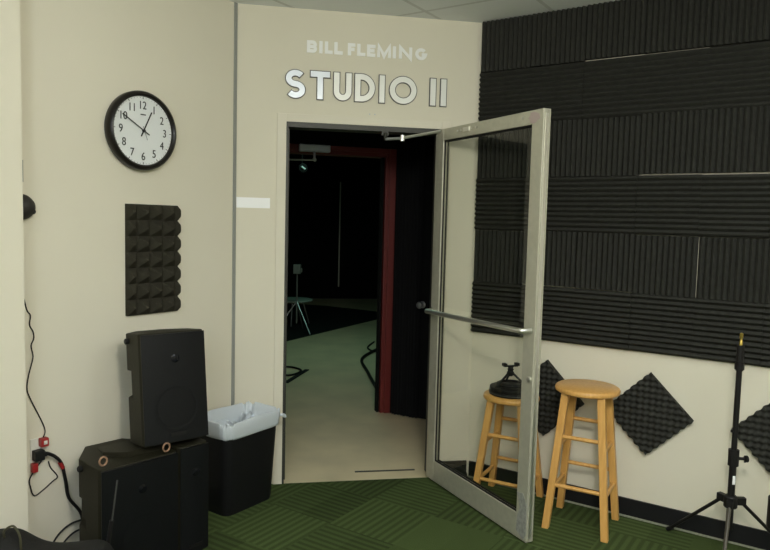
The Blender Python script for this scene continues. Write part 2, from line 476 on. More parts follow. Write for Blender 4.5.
floor_cable('floor_cable', 'thick black cable running along the pale floor inside the red doorway', [(-.07, 8.08), (-.233, 7.48), (-.15, 6.80), (-.045, 6.10)], .016)
floor_cable('floor_cable', 'thin black cable loop lying left of the floor cloth edge near the red jamb', [(-.12, 8.6), (-.19, 8.2), (-.1, 7.95), (-.02, 8.15), (.02, 8.7)], .010)
floor_cable('floor_cable', 'looped black cable on the studio floor beside the left door jamb', [(-1.05, 6.6), (-.9, 6.62), (-.83, 6.83), (-.95, 6.98), (-1.1, 6.95), (-1.15, 6.8)], .010)
tag(MB().quadbox((0, 0, .004), (.60, .045, .008)).build('floor_tape', mat('black_tape', (.012, .012, .012), .6), loc=(-.845, 6.61, 0), rz=1.35), 'straight black strip on the studio floor beside the looped cable', 'floor tape')
tag(MB().quadbox((0, 0, .002), (.375, .014, .004)).build('floor_strip', mat('dark_slot_metal', (.05, .045, .035), .5), loc=(.03, 4.105, 0), rz=.165), 'short dark metal strip set in the pale floor just inside the threshold', 'floor strip')

# ------------------------------------------------------------------ glazed aluminium door leaf, standing open
Hh = A + u * 1.139
aD = -1.097
LWd, LH = .95, 2.078
dl = MB()  # local: x along leaf, -y is the face we see, thickness behind
door = thing('door_leaf', 'open aluminium-framed glass door swung into the room beside the opening', 'door', v3(Hh, 0), aD)
TH = .044
MB().box(0, .085, 0, TH, .01, LH).build('hinge_stile', alu, door, bevel=.003)
MB().box(LWd - .082, LWd, 0, TH, .01, LH).build('lock_stile', alu, door, bevel=.003)
MB().box(.085, LWd - .082, 0, TH, LH - .066, LH).build('top_rail', alu, door, bevel=.003)
MB().box(.085, LWd - .082, 0, TH, .01, .130).build('bottom_rail', alu, door, bevel=.003)
MB().box(.086, LWd - .083, TH / 2 - .003, TH / 2 + .003, .131, LH - .067).build('glass_pane', glass_m, door)
g = MB()
x0, x1, z0, z1 = .085, LWd - .082, .130, LH - .066
for yy in (.008, TH - .016):
    g.box(x0, x0 + .004, yy, yy + .008, z0, z1); g.box(x1 - .007, x1, yy, yy + .008, z0, z1)
    g.box(x0 + .007, x1 - .007, yy, yy + .008, z0, z0 + .007); g.box(x0 + .007, x1 - .007, yy, yy + .008, z1 - .007, z1)
g.build('gasket', gasket, door)
pb = MB().tube(smoothpath([(.02, -.002, 1.022), (.03, -.045, 1.022), (.10, -.052, 1.024), (.5, -.052, 1.032), (.86, -.052, 1.040), (.915, -.045, 1.041), (.925, -.002, 1.041)], 5), .0135, 12)
pb.build('push_bar', alu_bright, door, smooth=True)
MB().lathe([(.014, 0), (.014, .008), (.006, .010)], 16, Matrix.Translation((.925, 0, .807)) @ Matrix.Rotation(PI / 2, 4, 'X')).build('lock_cylinder', alu_bright, door, smooth=True)
MB().box(.285, .345, -.004, 0, 2.040, 2.062).build('latch_plate', alu_bright, door)
for x in (.23, .265, .37, .41, .80): MB().lathe([(.006, 0), (.006, .004)], 10, Matrix.Translation((x, 0, 2.050)) @ Matrix.Rotation(PI / 2, 4, 'X')).build('rail_screw', alu_bright, door)
sp_ = MB()
ring = [(.885 + .040 * math.cos(2 * PI * k / 14) * (1 + .18 * math.sin(3 * k)), 2.043 + .026 * math.sin(2 * PI * k / 14) * (1 + .15 * math.cos(5 * k))) for k in range(14)]
sp_.prism(ring, -.0008, 0).build('pink_stain', tape_pink, door)
tp = MB(); tp.prism([(.875, .045), (.93, .02), (.949, .05), (.945, .20), (.915, .245), (.87, .235), (.895, .17), (.88, .12)], -.0015, 0).build('tape_patch', scuffed, door)
MB().box(LWd, LWd + .0015, .012, .030, .03, LH - .02).build('edge_strip', alu_bright, door)
# overhead arm from the header to the leaf
t = thing('door_closer_arm', 'folding silver closer arm reaching from the header to the open glass door', 'door closer', onM(.838, 2.045, 0), aM)
MB().box(-.02, .02, -.0, .03, -.01, .012).tube([(0, .0, -.0), (0, -.02, -.035)], .011, 10).build('header_bracket', jamb_m, t)
MB().tube([(0, -.02, -.033), (.09, -.06, -.030)], .008, 8).build('fore_arm', steel, t)
MB().tube([(.09, -.06, -.045), (.09, -.06, -.012)], .013, 12).build('elbow', alu_bright, t)
MB().tube([(.09, -.06, -.028), (.315, -.05, .022)], .0085, 8).build('main_arm', alu_bright, t)

# ------------------------------------------------------------------ acoustic foam
TS = .3048
NR = 11


def ridge(v):
    k = (v * NR) % 1.0
    return .020 + .021 * (1 - abs(2 * k - 1)) ** .85


nzz = NR * 6
mh = MB().heightfield(TS - .0015, TS - .0015, 1, nzz, lambda a, b: ridge(min(b, .99999)))
tile_h = mh.build('foam_tile', foam_m)
mv = MB().heightfield(TS - .0015, TS - .0015, nzz, 1, lambda a, b: ridge(min(a, .99999)))
tile_v = mv.build('foam_tile', foam_m)
used = {'h': False, 'v': False}
ordn = ['first', 'second', 'third', 'fourth', 'fifth', 'sixth']
rown = ['top row', 'second row', 'third row', 'fourth row', 'fifth row', 'bottom row']
ZR = 2.4198
for r in range(6):
    k = 'v' if r % 2 == 0 else 'h'
    for c in range(6):
        base = tile_v if k == 'v' else tile_h
        if not used[k]: o = base; used[k] = True
        else: o = base.copy(); COL.objects.link(o)
        zb = ZR - TS * r + (-.0 if r else 0)
        dz = random.uniform(-.0015, .0015); dx = random.uniform(-.0015, .0015)
        if r == 0 and c >= 2: dz += .006
        if r == 2 and c >= 3: dz += .007
        if r == 4 and c in (1, 2): dz += .005
        if r == 4 and c == 4: dx += .004
        o.scale = (1, 1, 1)
        if r == 0: o.scale = (1, 1, (HC - zb - .003) / TS) if c < 2 else (1, 1, (HC - zb - .006) / TS)
        o.location = onR(.006 + TS * c + dx, zb + dz, .0)
        o.rotation_euler = (0, 0, aR)
        tag(o, '%s ridged charcoal foam tile, %s from left in %s of foam wall' % ('vertically' if k == 'v' else 'horizontally', ordn[c], rown[r]), 'acoustic foam', 'ridged foam tiles covering the right wall')

# egg-crate diamonds under the ridged tiles
def eggtile(side, n=7):
    f = lambda a, b: .022 + .024 * (.5 + .5 * math.sin(a * n * 2 * PI) * math.sin(b * n * 2 * PI))
    m = MB(); nn = n * 8
    # slightly wavy lower edges, as cut foam has
    m.heightfield(side, side, nn, nn, f)
    for v in m.b.verts:
        v.co.x -= side / 2; v.co.z -= side / 2
        if abs(v.co.x + side / 2) < 1e-5 or abs(v.co.x - side / 2) < 1e-5: v.co.x += .003 * math.sin(v.co.z * n * 2 * PI / side)
        if abs(v.co.z + side / 2) < 1e-5: v.co.z += .004 * math.sin(v.co.x * n * 2 * PI / side)
    bmesh.ops.rotate(m.b, verts=m.b.verts, cent=(0, 0, 0), matrix=Matrix.Rotation(PI / 4, 3, 'Y'))
    return m


dia = eggtile(.308).build('foam_diamond', foam_m, smooth=True)
dl_ = ['charcoal egg-crate foam square hung as a diamond behind the two stools',
       'charcoal egg-crate foam square hung as a diamond right of the taller stool',
       'charcoal egg-crate foam square hung as a diamond behind the black stand at the right edge']
for i, (s_, z_) in enumerate([(.478, .568), (1.034, .576), (1.642, .570)]):
    o = dia if i == 0 else dia.copy()
    if i: COL.objects.link(o)
    o.location = onR(s_, z_, 0); o.rotation_euler = (0, 0, aR)
    tag(o, dl_[i], 'acoustic foam', 'foam diamonds under the ridged tiles')

# pyramid panel on the left wall: seen left to right = towards the corner
def pyr(a, b):
    ka = abs(((a * 4 + .28) % 1.0) * 2 - 1); kb = abs(((b * 7) % 1.0) * 2 - 1)
    return .014 + .052 * (1 - max(ka, kb))


PW, PH = .290, .540
pm = MB().heightfield(PW, PH, 32, 56, lambda a, b: pyr(min(a, .9999), min(b, .9999)) * (1 if a > .02 else .35))
tag(pm.build('foam_panel', foam_brown, loc=onL(.690, 1.594 - PH, .001), rz=aL), 'dark brown pyramid foam panel on the left wall under the clock', 'acoustic foam')

# ------------------------------------------------------------------ clock
ck = thing('wall_clock', 'round black-rimmed wall clock with a white dial on the left wall', 'clock', onL(.617, 1.943, 0), aL)
ck.scale = (1.01, 1.2, 1.02)
RX = Matrix.Rotation(PI / 2, 4, 'X')
MB().lathe([(.176, 0), (.183, .012), (.184, .035), (.178, .046), (.168, .050), (.160, .044), (.158, .034)], 72, RX, cap=False).build('clock_rim', clock_rim, ck, smooth=True)
MB().lathe([(.178, .002), (.160, .034)], 72, RX, cap=True).build('dial', dial, ck)


def text_mesh(ch, size, name, m, parent, loc):
    cu = bpy.data.curves.new('txt', 'FONT'); cu.body = ch; cu.size = size; cu.align_x = 'CENTER'; cu.align_y = 'CENTER'; cu.extrude = .0006
    tmp = bpy.data.objects.new('txt', cu); COL.objects.link(tmp)
    dg = bpy.context.evaluated_depsgraph_get(); dg.update()
    me = bpy.data.meshes.new_from_object(tmp.evaluated_get(dg))
    bpy.data.objects.remove(tmp); me.transform(Matrix.Rotation(PI / 2, 4, 'X')); me.materials.clear(); me.materials.append(m)
    # centre
    xs = [v.co.x for v in me.vertices]; zs = [v.co.z for v in me.vertices]
    me.transform(Matrix.Translation((-(min(xs) + max(xs)) / 2, 0, -(min(zs) + max(zs)) / 2)))
    me.transform(Matrix.Diagonal((.86, 1, 1, 1)))
    o = bpy.data.objects.new(name, me); COL.objects.link(o); o.parent = parent; o.location = loc
    return o


for h in range(1, 13):
    a = math.radians(h * 30)
    text_mesh(str(h), .052, 'numeral', ink, ck, (.118 * math.sin(a), -.0355, .118 * math.cos(a)))
tk = MB()
for q in range(60):
    a = q * 6; Ml = Matrix.Rotation(math.radians(a), 4, 'Y')
    if q % 5 == 0: tk.box(-.0013, .0013, -.0355, -.0345, .146, .156, Ml)
    else: tk.box(-.0005, .0005, -.0355, -.0345, .151, .155, Ml)
MB().box(-.014, .014, -.0355, -.0345, .072, .077).build('dial_bar', ink, ck)
tk.build('dial_marks', ink, ck)
MB().box(-.003, .003, -.039, -.038, -.03, .100, Matrix.Rotation(math.radians(26), 4, 'Y')).build('hour_hand', ink, ck)
MB().box(-.0024, .0024, -.042, -.041, -.034, .130, Matrix.Rotation(math.radians(300), 4, 'Y')).lathe([(.007, .036), (.007, .044)], 16, RX).build('minute_hand', ink, ck)
MB().box(-.0008, .0008, -.0445, -.044, -.045, .02, Matrix.Rotation(math.radians(-20), 4, 'Y')).build('second_hand', ink, ck)

# ------------------------------------------------------------------ sign letters
def arc(cx, cz, rx, rz, a0, a1, n=18):
    return [(cx + rx * math.cos(math.radians(a0 + (a1 - a0) * i / n)), cz + rz * math.sin(math.radians(a0 + (a1 - a0) * i / n))) for i in range(n + 1)]


def strokes(ch, w, h, k):
    """centre lines of a letter in a w x h box (x from 0, z from 0), stroke width k; list of (pts, closed)"""
    e = k / 2
    if ch == 'I': return [([(w / 2, 0), (w / 2, h)], False)]
    if ch == 'T': return [([(0, h - e), (w, h - e)], False), ([(w / 2, 0), (w / 2, h - e)], False)]
    if ch == 'L': return [([(e, h), (e, e), (w, e)], False)]
    if ch == 'F': return [([(e, 0), (e, h - e), (w, h - e)], False), ([(e, h * .5), (w * .9, h * .5)], False)]
    if ch == 'E': return [([(w, e), (e, e), (e, h - e), (w, h - e)], False), ([(e, h * .5), (w * .9, h * .5)], False)]
    if ch == 'U': r = w / 2 - e; return [([(e, h)] + arc(w / 2, e + r, r, r, 180, 360) + [(w - e, h)], False)]
    if ch == 'O': return [(arc(w / 2, h / 2, w / 2 - e, h / 2 - e, 0, 360, 40)[:-1], True)]
    if ch == 'D':
        r = min(w * .72, h / 2) - e
        return [([(e, e)] + [(w - e - r, e)] + arc(w - e - r, h / 2, r, h / 2 - e, -90, 90, 20)[1:] + [(e, h - e)], True)]
    if ch == 'S':
        r1 = h * .25 - e * .5
        top = arc(w / 2, h - e - r1, w / 2 - e, r1, 35, 270, 18)
        bot = arc(w / 2, e + r1, w / 2 - e, r1, 90, -145, 18)
        return [(top[:-1] + bot[1:], False)]
    if ch == 'B':
        q = h / 4 - e * .5
        return [([(e, h / 2), (w - e - q, h / 2)] + arc(w - e - q, h - e - q, q * .9, q, -90, 90, 10)[1:] + [(e, h - e)], True),
                ([(e, e), (w - e - q, e)] + arc(w - e - q, e + q, q, q, -90, 90, 10)[1:] + [(e, h / 2)], True)]
    if ch == 'M': return [([(e, 0), (e, h - e * .4), (w / 2, h * .12), (w - e, h - e * .4), (w - e, 0)], False)]
    if ch == 'N': return [([(e, 0), (e, h - e * .4), (w - e, e * .4), (w - e, h)], False)]
    if ch == 'G':
        return [(arc(w / 2, h / 2, w / 2 - e, h / 2 - e, 40, 340, 28) + [(w - e, h * .45), (w * .55, h * .45)], False)]


big = [('S', .268, .375), ('T', .405, .513), ('U', .536, .636), ('D', .656, .770), ('I', .795, .828), ('O', .856, 1.013), ('I', 1.093, 1.128), ('I', 1.156, 1.191)]
blab = ['silver letter S that begins the big lower sign line', 'silver letter T in the big sign line, between S and U', 'silver letter U in the big sign line, between T and D',
        'silver letter D in the big sign line, between U and I', 'silver letter I just left of the round O in the big sign line', 'round silver letter O in the big sign line',
        'silver numeral bar I just right of the gap, first of the last pair', 'silver numeral bar I at the far right end of the big sign line']
for i, (ch, a, b) in enumerate(big):
    w = b - a; h = .153; k = .031; ed = .0045
    t = thing('sign_letter', blab[i], 'letter', onM(a, 2.2170, 0), aM, 'big silver sign letters over the door')
    rim = MB(); fc = MB(); off = 0
    for pts, cl in strokes(ch, w, h, k if ch != 'I' else w * .92):
        kk = k if ch != 'I' else w * .92
        rim.ribbon(pts, kk + 2 * ed, -.010 - off, -.0005, cl, ext=ed); fc.ribbon(pts, kk, -.0125 - off, -.009, cl); off += .0003
    rim.build('letter_edge', letter_edge, t); fc.build('letter_face', silver_blue if i < 2 else silver, t)
small = [('B', .382, .438), ('I', .451, .469), ('L', .482, .526), ('L', .535, .583), ('F', .612, .654), ('L', .665, .712), ('E', .721, .769), ('M', .779, .860), ('I', .871, .887), ('N', .905, .983), ('G', 1.001, 1.070)]
slab = ['white letter B that begins the small upper sign line', 'white letter I after the first B in the small upper line', 'white letter L, left one of the double L in the small upper line',
        'white letter L, right one of the double L in the small upper line', 'white letter F in the small upper sign line', 'white letter L between F and E in the small upper line',
        'white letter E in the small upper sign line', 'white letter M in the small upper sign line', 'white letter I between M and N in the small upper line',
        'white letter N in the small upper sign line', 'white letter G that ends the small upper sign line']
for i, (ch, a, b) in enumerate(small):
    w = b - a; h = .067; k = .0185; m_ = MB(); off = 0
    for pts, cl in strokes(ch, w, h, k):
        m_.ribbon(pts, k, -.006 - off, -.0003, cl); off += .0003
    tag(m_.build('sign_letter', white_letter, loc=onM(a, 2.471, 0), rz=aM), slab[i], 'letter', 'small white sign letters')
tag(MB().box(.004, .189, -.0015, 0, 1.598, 1.656).build('wall_label', white_tape, loc=onM(0, 0, 0), rz=aM), 'blank white strip label left of the doorway', 'label')
# two screws above the opening
for x, zlab in ((.745, 'left one of two small screw heads above the door opening'), (.775, 'right one of two small screw heads above the door opening')):
    tag(MB().lathe([(.004, 0), (.004, .002)], 10, RX).build('screw_head', steel, loc=onM(x, 2.150, 0), rz=aM), zlab, 'screw', 'screws above the door')

# ------------------------------------------------------------------ things on the left wall
dm = thing('wall_dome', 'round black dome fixture on the left wall, half hidden by the wall edge', 'dome', onL(1.185, 1.562, 0), aL)
MB().lathe([(.052, 0), (.055, .01), (.053, .03), (.045, .052), (.030, .068), (.012, .075), (.002, .076)], 32, RX).build('dome_cover', mat('dome_black', (.02, .018, .016), .6), dm, smooth=True)
MB().lathe([(.010, .0), (.012, .006), (.008, .014)], 12, Matrix.Translation((.035, -.045, -.018)) @ RX).build('dome_button', blk, dm, smooth=True)
tag(MB().box(0, .012, -.006, 0, 1.666, 1.758).box(.003, .009, -.008, -.006, 1.68, 1.74).build('wall_clip', mat('clip_grey', (.35, .35, .32), .4, metal=.4), loc=onL(1.178, 0, 0), rz=aL), 'small grey metal clip plate at the left wall edge above the dome', 'clip')

t = thing('wall_outlet', 'white wall outlet crowded with plugs at the left wall edge', 'outlet', onL(1.125, .50, 0), aL)
MB().box(-.030, .030, -.006, 0, -.055, .058).build('outlet_plate', white_plate, t, bevel=.002)
pg = thing('power_plug', 'black plug adapter pushed into the wall outlet, feeding the thick cable', 'plug', onL(1.120, .487, .006), aL)
MB().box(-.030, .012, -.036, 0, -.022, .024).box(.012, .026, -.030, -.005, -.010, .010).build('plug_body', blk, pg, bevel=.004)
rp = thing('red_plug', 'red plug in the upper right of the wall outlet', 'plug', onL(1.105, .545, .006), aL)
MB().box(-.016, .018, -.03, 0, -.024, .014).build('plug_body', red_plastic, rp, bevel=.004)
MB().box(-.006, .008, -.034, -.03, -.012, .004).build('plug_face', white_plate, rp)
rp = thing('red_plug', 'red plug hanging at the lower left of the wall outlet', 'plug', onL(1.145, .437, .006), aL)
MB().box(-.012, .012, -.025, 0, -.022, .018).build('plug_body', red_plastic, rp, bevel=.004)


def wire(name, label, pts, r, off=.006, cat='cable', m=None):
    return tag(MB().tube(smoothpath([onL(s_, z_, off if len(q) == 0 else q[0]) for s_, z_, *q in pts]), r, 8).build(name, m or cable_m, smooth=True), label, cat)


wire('thin_cord', 'thin black cord trailing down the left wall to the outlet', [(1.200, 1.40), (1.180, 1.22), (1.167, 1.151), (1.158, 1.12), (1.146, 1.10), (1.150, 1.06), (1.136, 1.03), (1.133, 1.0), (1.145, .97), (1.138, .93), (1.140, .906), (1.158, .84), (1.165, .784), (1.150, .735), (1.093, .600), (1.110, .565, .03)], .0028)
wire('thin_cord', 'thin black cord loop hanging beneath the wall outlet', [(1.12, .462, .03), (1.158, .39), (1.156, .345), (1.140, .305), (1.10, .320), (1.060, .345), (1.037, .362), (1.067, .410), (1.089, .45, .03)], .0028)
pc = wire('power_cable', 'thick black power cable curving from the outlet down behind the speakers', [(1.10, .492, .035), (1.060, .465, .03), (1.025, .42, .02), (1.004, .334, .015), (.990, .251, .015), (.940, .17, .02), (.925, .10, .02), (.928, .012, .02)], .0075)
bnd = MB().tube([onL(1.034, .428, .0215), onL(1.018, .398, .0195)], .0090, 10).build('cable_band', red_plastic, smooth=True)
bnd.parent = pc
wire('coiled_cable', 'outer thin black cable loop on the floor against the left wall', [(1.07, .008, .03), (1.075, .05, .02), (1.04, .10, .02), (.98, .128, .02), (.90, .125, .03), (.86, .10, .05)], .0045)
wire('coiled_cable', 'inner thin black cable loop on the floor against the left wall', [(1.03, .008, .04), (1.035, .04, .03), (1.0, .075, .03), (.95, .09, .03), (.88, .085, .05), (.86, .06, .06)], .0045)

# ------------------------------------------------------------------ waste bin with bag, against the left wall
bx = thing('waste_bin', 'black rectangular waste bin lined with a pale bag beside the doorway', 'waste bin', (-.768, 3.583, 0), math.radians(55))
bx.scale = (1.03, 1.02, 1.0)


def rrect(w, d, r, z, n=6, wob=0.0, ph=0.0, oy=0.0):
    out = []
    for cx, cy, a0 in ((w / 2 - r, d / 2 - r, 0), (-w / 2 + r, d / 2 - r, 90), (-w / 2 + r, -d / 2 + r, 180), (w / 2 - r, -d / 2 + r, 270)):
        for i in range(n + 1):
            a = math.radians(a0 + 90 * i / n); out.append((cx + r * math.cos(a), cy + r * math.sin(a) + oy, z))
    res = []
    for p, q in zip(out, out[1:] + out[:1]):
        for j in range(4):
            f_ = j / 4; res.append((p[0] + (q[0] - p[0]) * f_, p[1] + (q[1] - p[1]) * f_, z))
    if wob:
        res = [(x * (1 + wob * .5 * math.sin(i * .9 + ph)), y * (1 + wob * .5 * math.cos(i * .7 + ph)), zz + wob * .35 * math.sin(i * .45 + ph) + wob * .15 * math.sin(i * 1.7)) for i, (x, y, zz) in enumerate(res)]
    return res


BH = .470
m_ = MB()
m_.loft([rrect(.33, .195, .045, 0.0), rrect(.335, .20, .045, .012), rrect(.375, .245, .05, BH - .02), rrect(.385, .252, .05, BH - .018), rrect(.385, .252, .05, BH),
         rrect(.372, .240, .05, BH), rrect(.365, .236, .05, BH - .03), rrect(.322, .187, .04, .01)], True, True)
m_.build('bin_body', bin_m, bx, smooth=True)
bg = MB()
bg.loft([rrect(.376, .246, .05, BH - .060, wob=.006, ph=.5), rrect(.392, .262, .055, BH - .052, wob=.012, ph=1.1), rrect(.398, .266, .055, BH - .03, wob=.012, ph=2.0), rrect(.404, .272, .055, BH, wob=.014, ph=.3),
         rrect(.402, .272, .055, BH + .020, wob=.024, ph=1.9), rrect(.385, .256, .05, BH + .028, wob=.026, ph=2.6), rrect(.360, .232, .05, BH + .008, wob=.03, ph=.9),
         rrect(.340, .214, .05, BH - .045, wob=.06, ph=2.2), rrect(.28, .17, .04, BH - .075, wob=.12, ph=.4), rrect(.20, .12, .04, BH - .06, wob=.20, ph=1.4), rrect(.10, .06, .02, BH - .075, wob=.2, ph=.4)], False, True)
bo = bg.build('bin_bag', bag_m, bx, smooth=True)
ssd = bo.modifiers.new('s', 'SUBSURF'); ssd.levels = 1; ssd.render_levels = 1
kb = MB().tube(smoothpath([(.19, -.10, BH - .012), (.205, -.118, BH - .010), (.222, -.112, BH - .018), (.232, -.12, BH - .03)], 4), [.006, .008, .008, .008, .008, .008, .010, .010, .011, .011, .008, .007, .003], 8).build('bag_knot', bag_m, bx, smooth=True)

# ------------------------------------------------------------------ loudspeakers
def cabinet(parent, w, h, d, side, back_in, m=spk_m):
    """hexagonal-plan cabinet: front at y=0, straight sides to y=side, tapering to the back"""
    r = .02
    plan = [(-w / 2 + r, 0), (w / 2 - r, 0), (w / 2 - .006, .006), (w / 2, r), (w / 2, side), (w / 2 - back_in, d), (-w / 2 + back_in, d), (-w / 2, side), (-w / 2, r), (-w / 2 + .006, .006)]
    b = MB().zprism(plan, 0, h)
    return b


def speaker(label, loc, rz, w, h, d, side, back_in, tilt=0.0, handle=True, group='black loudspeakers stacked by the left wall', lift=0.0):
    t = thing('loudspeaker', label, 'loudspeaker', loc, group=group, rot=(0, 0, rz))
    Mt = Matrix.Rotation(-tilt, 4, 'X')
    b = cabinet(t, w, h, d, side, back_in)
    body = b.build('cabinet', spk_m, t, bevel=.006)
    if handle:   # recess cut out of the left side
        for sx in (-1,):
            cutter = MB().box(sx * w / 2 - .03, sx * w / 2 + .034, side - .060, side + .12, h * .42, h * .66).build('cut', spk_m, t)
            mo = body.modifiers.new('b', 'BOOLEAN'); mo.object = cutter; mo.operation = 'DIFFERENCE'; mo.solver = 'EXACT'
            body.modifiers.move(1, 0)
            dg = bpy.context.evaluated_depsgraph_get(); dg.update()
            me = bpy.data.meshes.new_from_object(body.evaluated_get(dg)); body.modifiers.clear(); body.data = me
            bpy.data.objects.remove(cutter)
        MB().box(-w / 2 + .024, -w / 2 + .036, side - .046, side - .024, h * .418, h * .662).build('side_handle', blk, t, bevel=.004)
    # grille with a raised frame, faint woofer ring and a highlight dome on it
    grille = MB()
    gx = w / 2 - .003; nseg = 10
    prof = [(gx * (2 * i / nseg - 1), -.006 - .010 * (1 - (2 * i / nseg - 1) ** 2)) for i in range(nseg + 1)]
    poly = [(x, y) for x, y in prof] + [(gx, -.0005), (-gx, -.0005)]
    grille.zprism(poly, .008, h - .006)
    grille.build('grille', grille_m, t, smooth=True)
    if w > .2: MB().lathe([(.100, .0145), (.104, .0165), (.098, .0170), (.088, .0160)], 40, Matrix.Translation((0, 0, h * .32)) @ RX, cap=False).build('woofer_ring', grille_m, t, smooth=True)
    MB().lathe([(.020, .012), (.019, .0165), (.012, .0190), (.002, .0200)], 24, Matrix.Translation((.0, 0, h * .76)) @ RX).build('glint_dome', mat('glint_gloss', (.006, .0065, .009), .15), t, smooth=True)  # small glossy dome added at the horn to catch a highlight
    # knobs at the top rear corners and the metal rings
    for sx in (-1, 1):
        MB().lathe([(.013, 0), (.014, .012), (.010, .016)], 16, Matrix.Translation((sx * (w / 2 - .0), side - .03, h - .035)) @ Matrix.Rotation(sx * PI / 2, 4, 'Y')).build('corner_knob', blk, t, smooth=True)
    MB().box(-.035, .035, -.021, -.015, .035, .050).build('badge', mat('dark_badge', (.012, .012, .012), .3), t)
    return t


def eyebolt(parent, x, y, z):
    M_ = Matrix.Translation((x, y, z + .022))
    pts = [M_ @ Vector((.016 * math.cos(a * PI / 8), 0, .018 * math.sin(a * PI / 8))) for a in range(16)]
    MB().tube(pts, .0042, 8, closed=True).build('metal_ring', copper, parent, smooth=True)


aS = math.radians(48.0)
eS = Vector((math.cos(aS), math.sin(aS)))
RB = Vector((-.797, 3.072))
LW_ = .355
c1 = Vector((-1.142, 2.699)) + eS * (LW_ / 2)
s1 = speaker('black loudspeaker standing on the floor, front left of the stack', v3(c1, .0), aS, LW_, .495, .34, .20, .09, group='black loudspeakers stacked by the left wall')
s1_ridge = MB()
pp = [(-.02, .07), (.17, .07), (.12, .28), (-.06, .28), (-.085, .17)]
s1_ridge.loft([[(x, y, .494) for x, y in pp], [(x, y, .526 - .10 * y) for x, y in pp]])
s1_ridge.build('top_pad', spk_m, s1, bevel=.003)
eyebolt(s1, -.15, .03, .50)
eyebolt(s1, .118, -.004, .505)
c2 = RB - eS * .075
s2 = speaker('narrow black loudspeaker on the floor, right of the bigger one below', v3(c2, 0), aS, .150, .508, .17, .14, .03, handle=False)
UW, UH = .300, .495
aU = math.radians(40.0)
eU = Vector((math.cos(aU), math.sin(aU)))
tilt = math.radians(6.5)
cU = Vector((-.795, 3.068)) - eU * (UW / 2)
s3 = speaker('black loudspeaker tilted back on top of the two lower ones', v3(cU, .532), aU, UW, UH, .29, .17, .085)
s3.rotation_euler = (-tilt, 0, aU)
# thin rod leaning in front of the lower speaker
t = thing('leaning_rod', 'thin dark rod standing upright before the front left speaker', 'rod', (-1.10, 2.58, 0))
MB().tube([(0, 0, 0), (.050, .008, .34)], .009, 8).build('rod_lower', blk_metal, t, smooth=True)
MB().tube([(.050, .008, .33), (.070, .014, .50)], .0035, 8).build('rod_tip', mat('rod_grey', (.10, .10, .10), .4, metal=.5), t, smooth=True)

# soft bag at the lower left corner
bgp = MB()
ctr = [(-1.58, 2.38, .355, .09), (-1.50, 2.39, .372, .12), (-1.40, 2.40, .375, .135), (-1.345, 2.40, .384, .14), (-1.30, 2.40, .350, .135), (-1.24, 2.40, .322, .13), (-1.16, 2.40, .326, .13), (-1.09, 2.40, .338, .13), (-1.02, 2.40, .350, .12), (-.985, 2.40, .318, .09), (-.97, 2.40, .26, .05)]
loops = []
for i, (x, y, zc, r) in enumerate(ctr):
    lp = []
    for k in range(18):
        a = 2 * PI * k / 18; wv = 1 + .05 * math.sin(3 * a + i) + .03 * math.sin(5 * a + 2 * i)
        zz = zc * .5 * (1 + math.copysign(abs(math.sin(a)) ** .7, math.sin(a)))
        lp.append((x, y + r * wv * math.cos(a), max(.002, zz)))
    loops.append(lp)
bgp.loft(loops)
# kept behind the front wall edge, clear of the speakers

ob = bgp.build('soft_bag', bag_cloth, smooth=True)
ss = ob.modifiers.new('s', 'SUBSURF'); ss.levels = 1; ss.render_levels = 2
tag(ob, 'slumped black cloth bag on the floor at the lower left corner', 'bag')
tag(MB().tube(smoothpath([(-1.345, 2.36, .372), (-1.338, 2.35, .402), (-1.307, 2.35, .420), (-1.285, 2.35, .388), (-1.28, 2.35, .345), (-1.285, 2.36, .325)]), .004, 8).build('thin_cable', mat('olive_cable', (.06, .055, .03), .5), smooth=True), 'thin olive cable arching over the slumped black bag', 'cable')

# ------------------------------------------------------------------ stools
def stool(label, loc, rz, H_, R_, half_top, half_bot, rungs):
    t = thing('bar_stool', label, 'stool', loc, rz, 'round wooden stools by the foam wall')
    MB().lathe([(.001, H_ - .033), (R_ - .014, H_ - .033), (R_ - .003, H_ - .026), (R_, H_ - .016), (R_ - .003, H_ - .006), (R_ - .012, H_), (.001, H_ - .002)], 56, cap=False).build('seat', pine, t, smooth=True)

    def P(sx, sy, z):
        f = 1 - z / (H_ - .03); k = half_top + (half_bot - half_top) * f
        return Vector((sx * k, sy * k, z))
    for sx, sy in ((-1, -1), (1, -1), (1, 1), (-1, 1)):
        a, b = P(sx, sy, 0), P(sx, sy, H_ - .033)
        m = MB(); hw0, hw1 = .0175, .019
        m.loft([[a + Vector((i * hw0, j * hw0, 0)) for i, j in ((-1, -1), (1, -1), (1, 1), (-1, 1))], [b + Vector((i * hw1, j * hw1, 0)) for i, j in ((-1, -1), (1, -1), (1, 1), (-1, 1))]])
        m.build('leg', pine, t, bevel=.004)
    for side, zs in rungs.items():
        for z in zs:
            pr = {'front': ((-1, -1), (1, -1)), 'back': ((-1, 1), (1, 1)), 'left': ((-1, -1), (-1, 1)), 'right': ((1, -1), (1, 1))}[side]
            MB().tube([P(*pr[0], z), P(*pr[1], z)], .0105, 10).build('rung', pine, t, smooth=True)
    return t


stool('taller honey wood stool with an empty round seat in front of the foam diamonds', (1.052, 3.428, 0), math.radians(-28.5), .728, .162, .088, .147,
      {'front': (.475, .225), 'back': (.520, .270), 'left': (.42, .20), 'right': (.42, .20)})
stool('shorter honey wood stool behind the glass door, carrying the black case', (.718, 3.712, 0), math.radians(-29), .605, .155, .085, .146,
      {'front': (.385, .140), 'back': (.430, .185), 'left': (.34, .13), 'right': (.34, .13)})
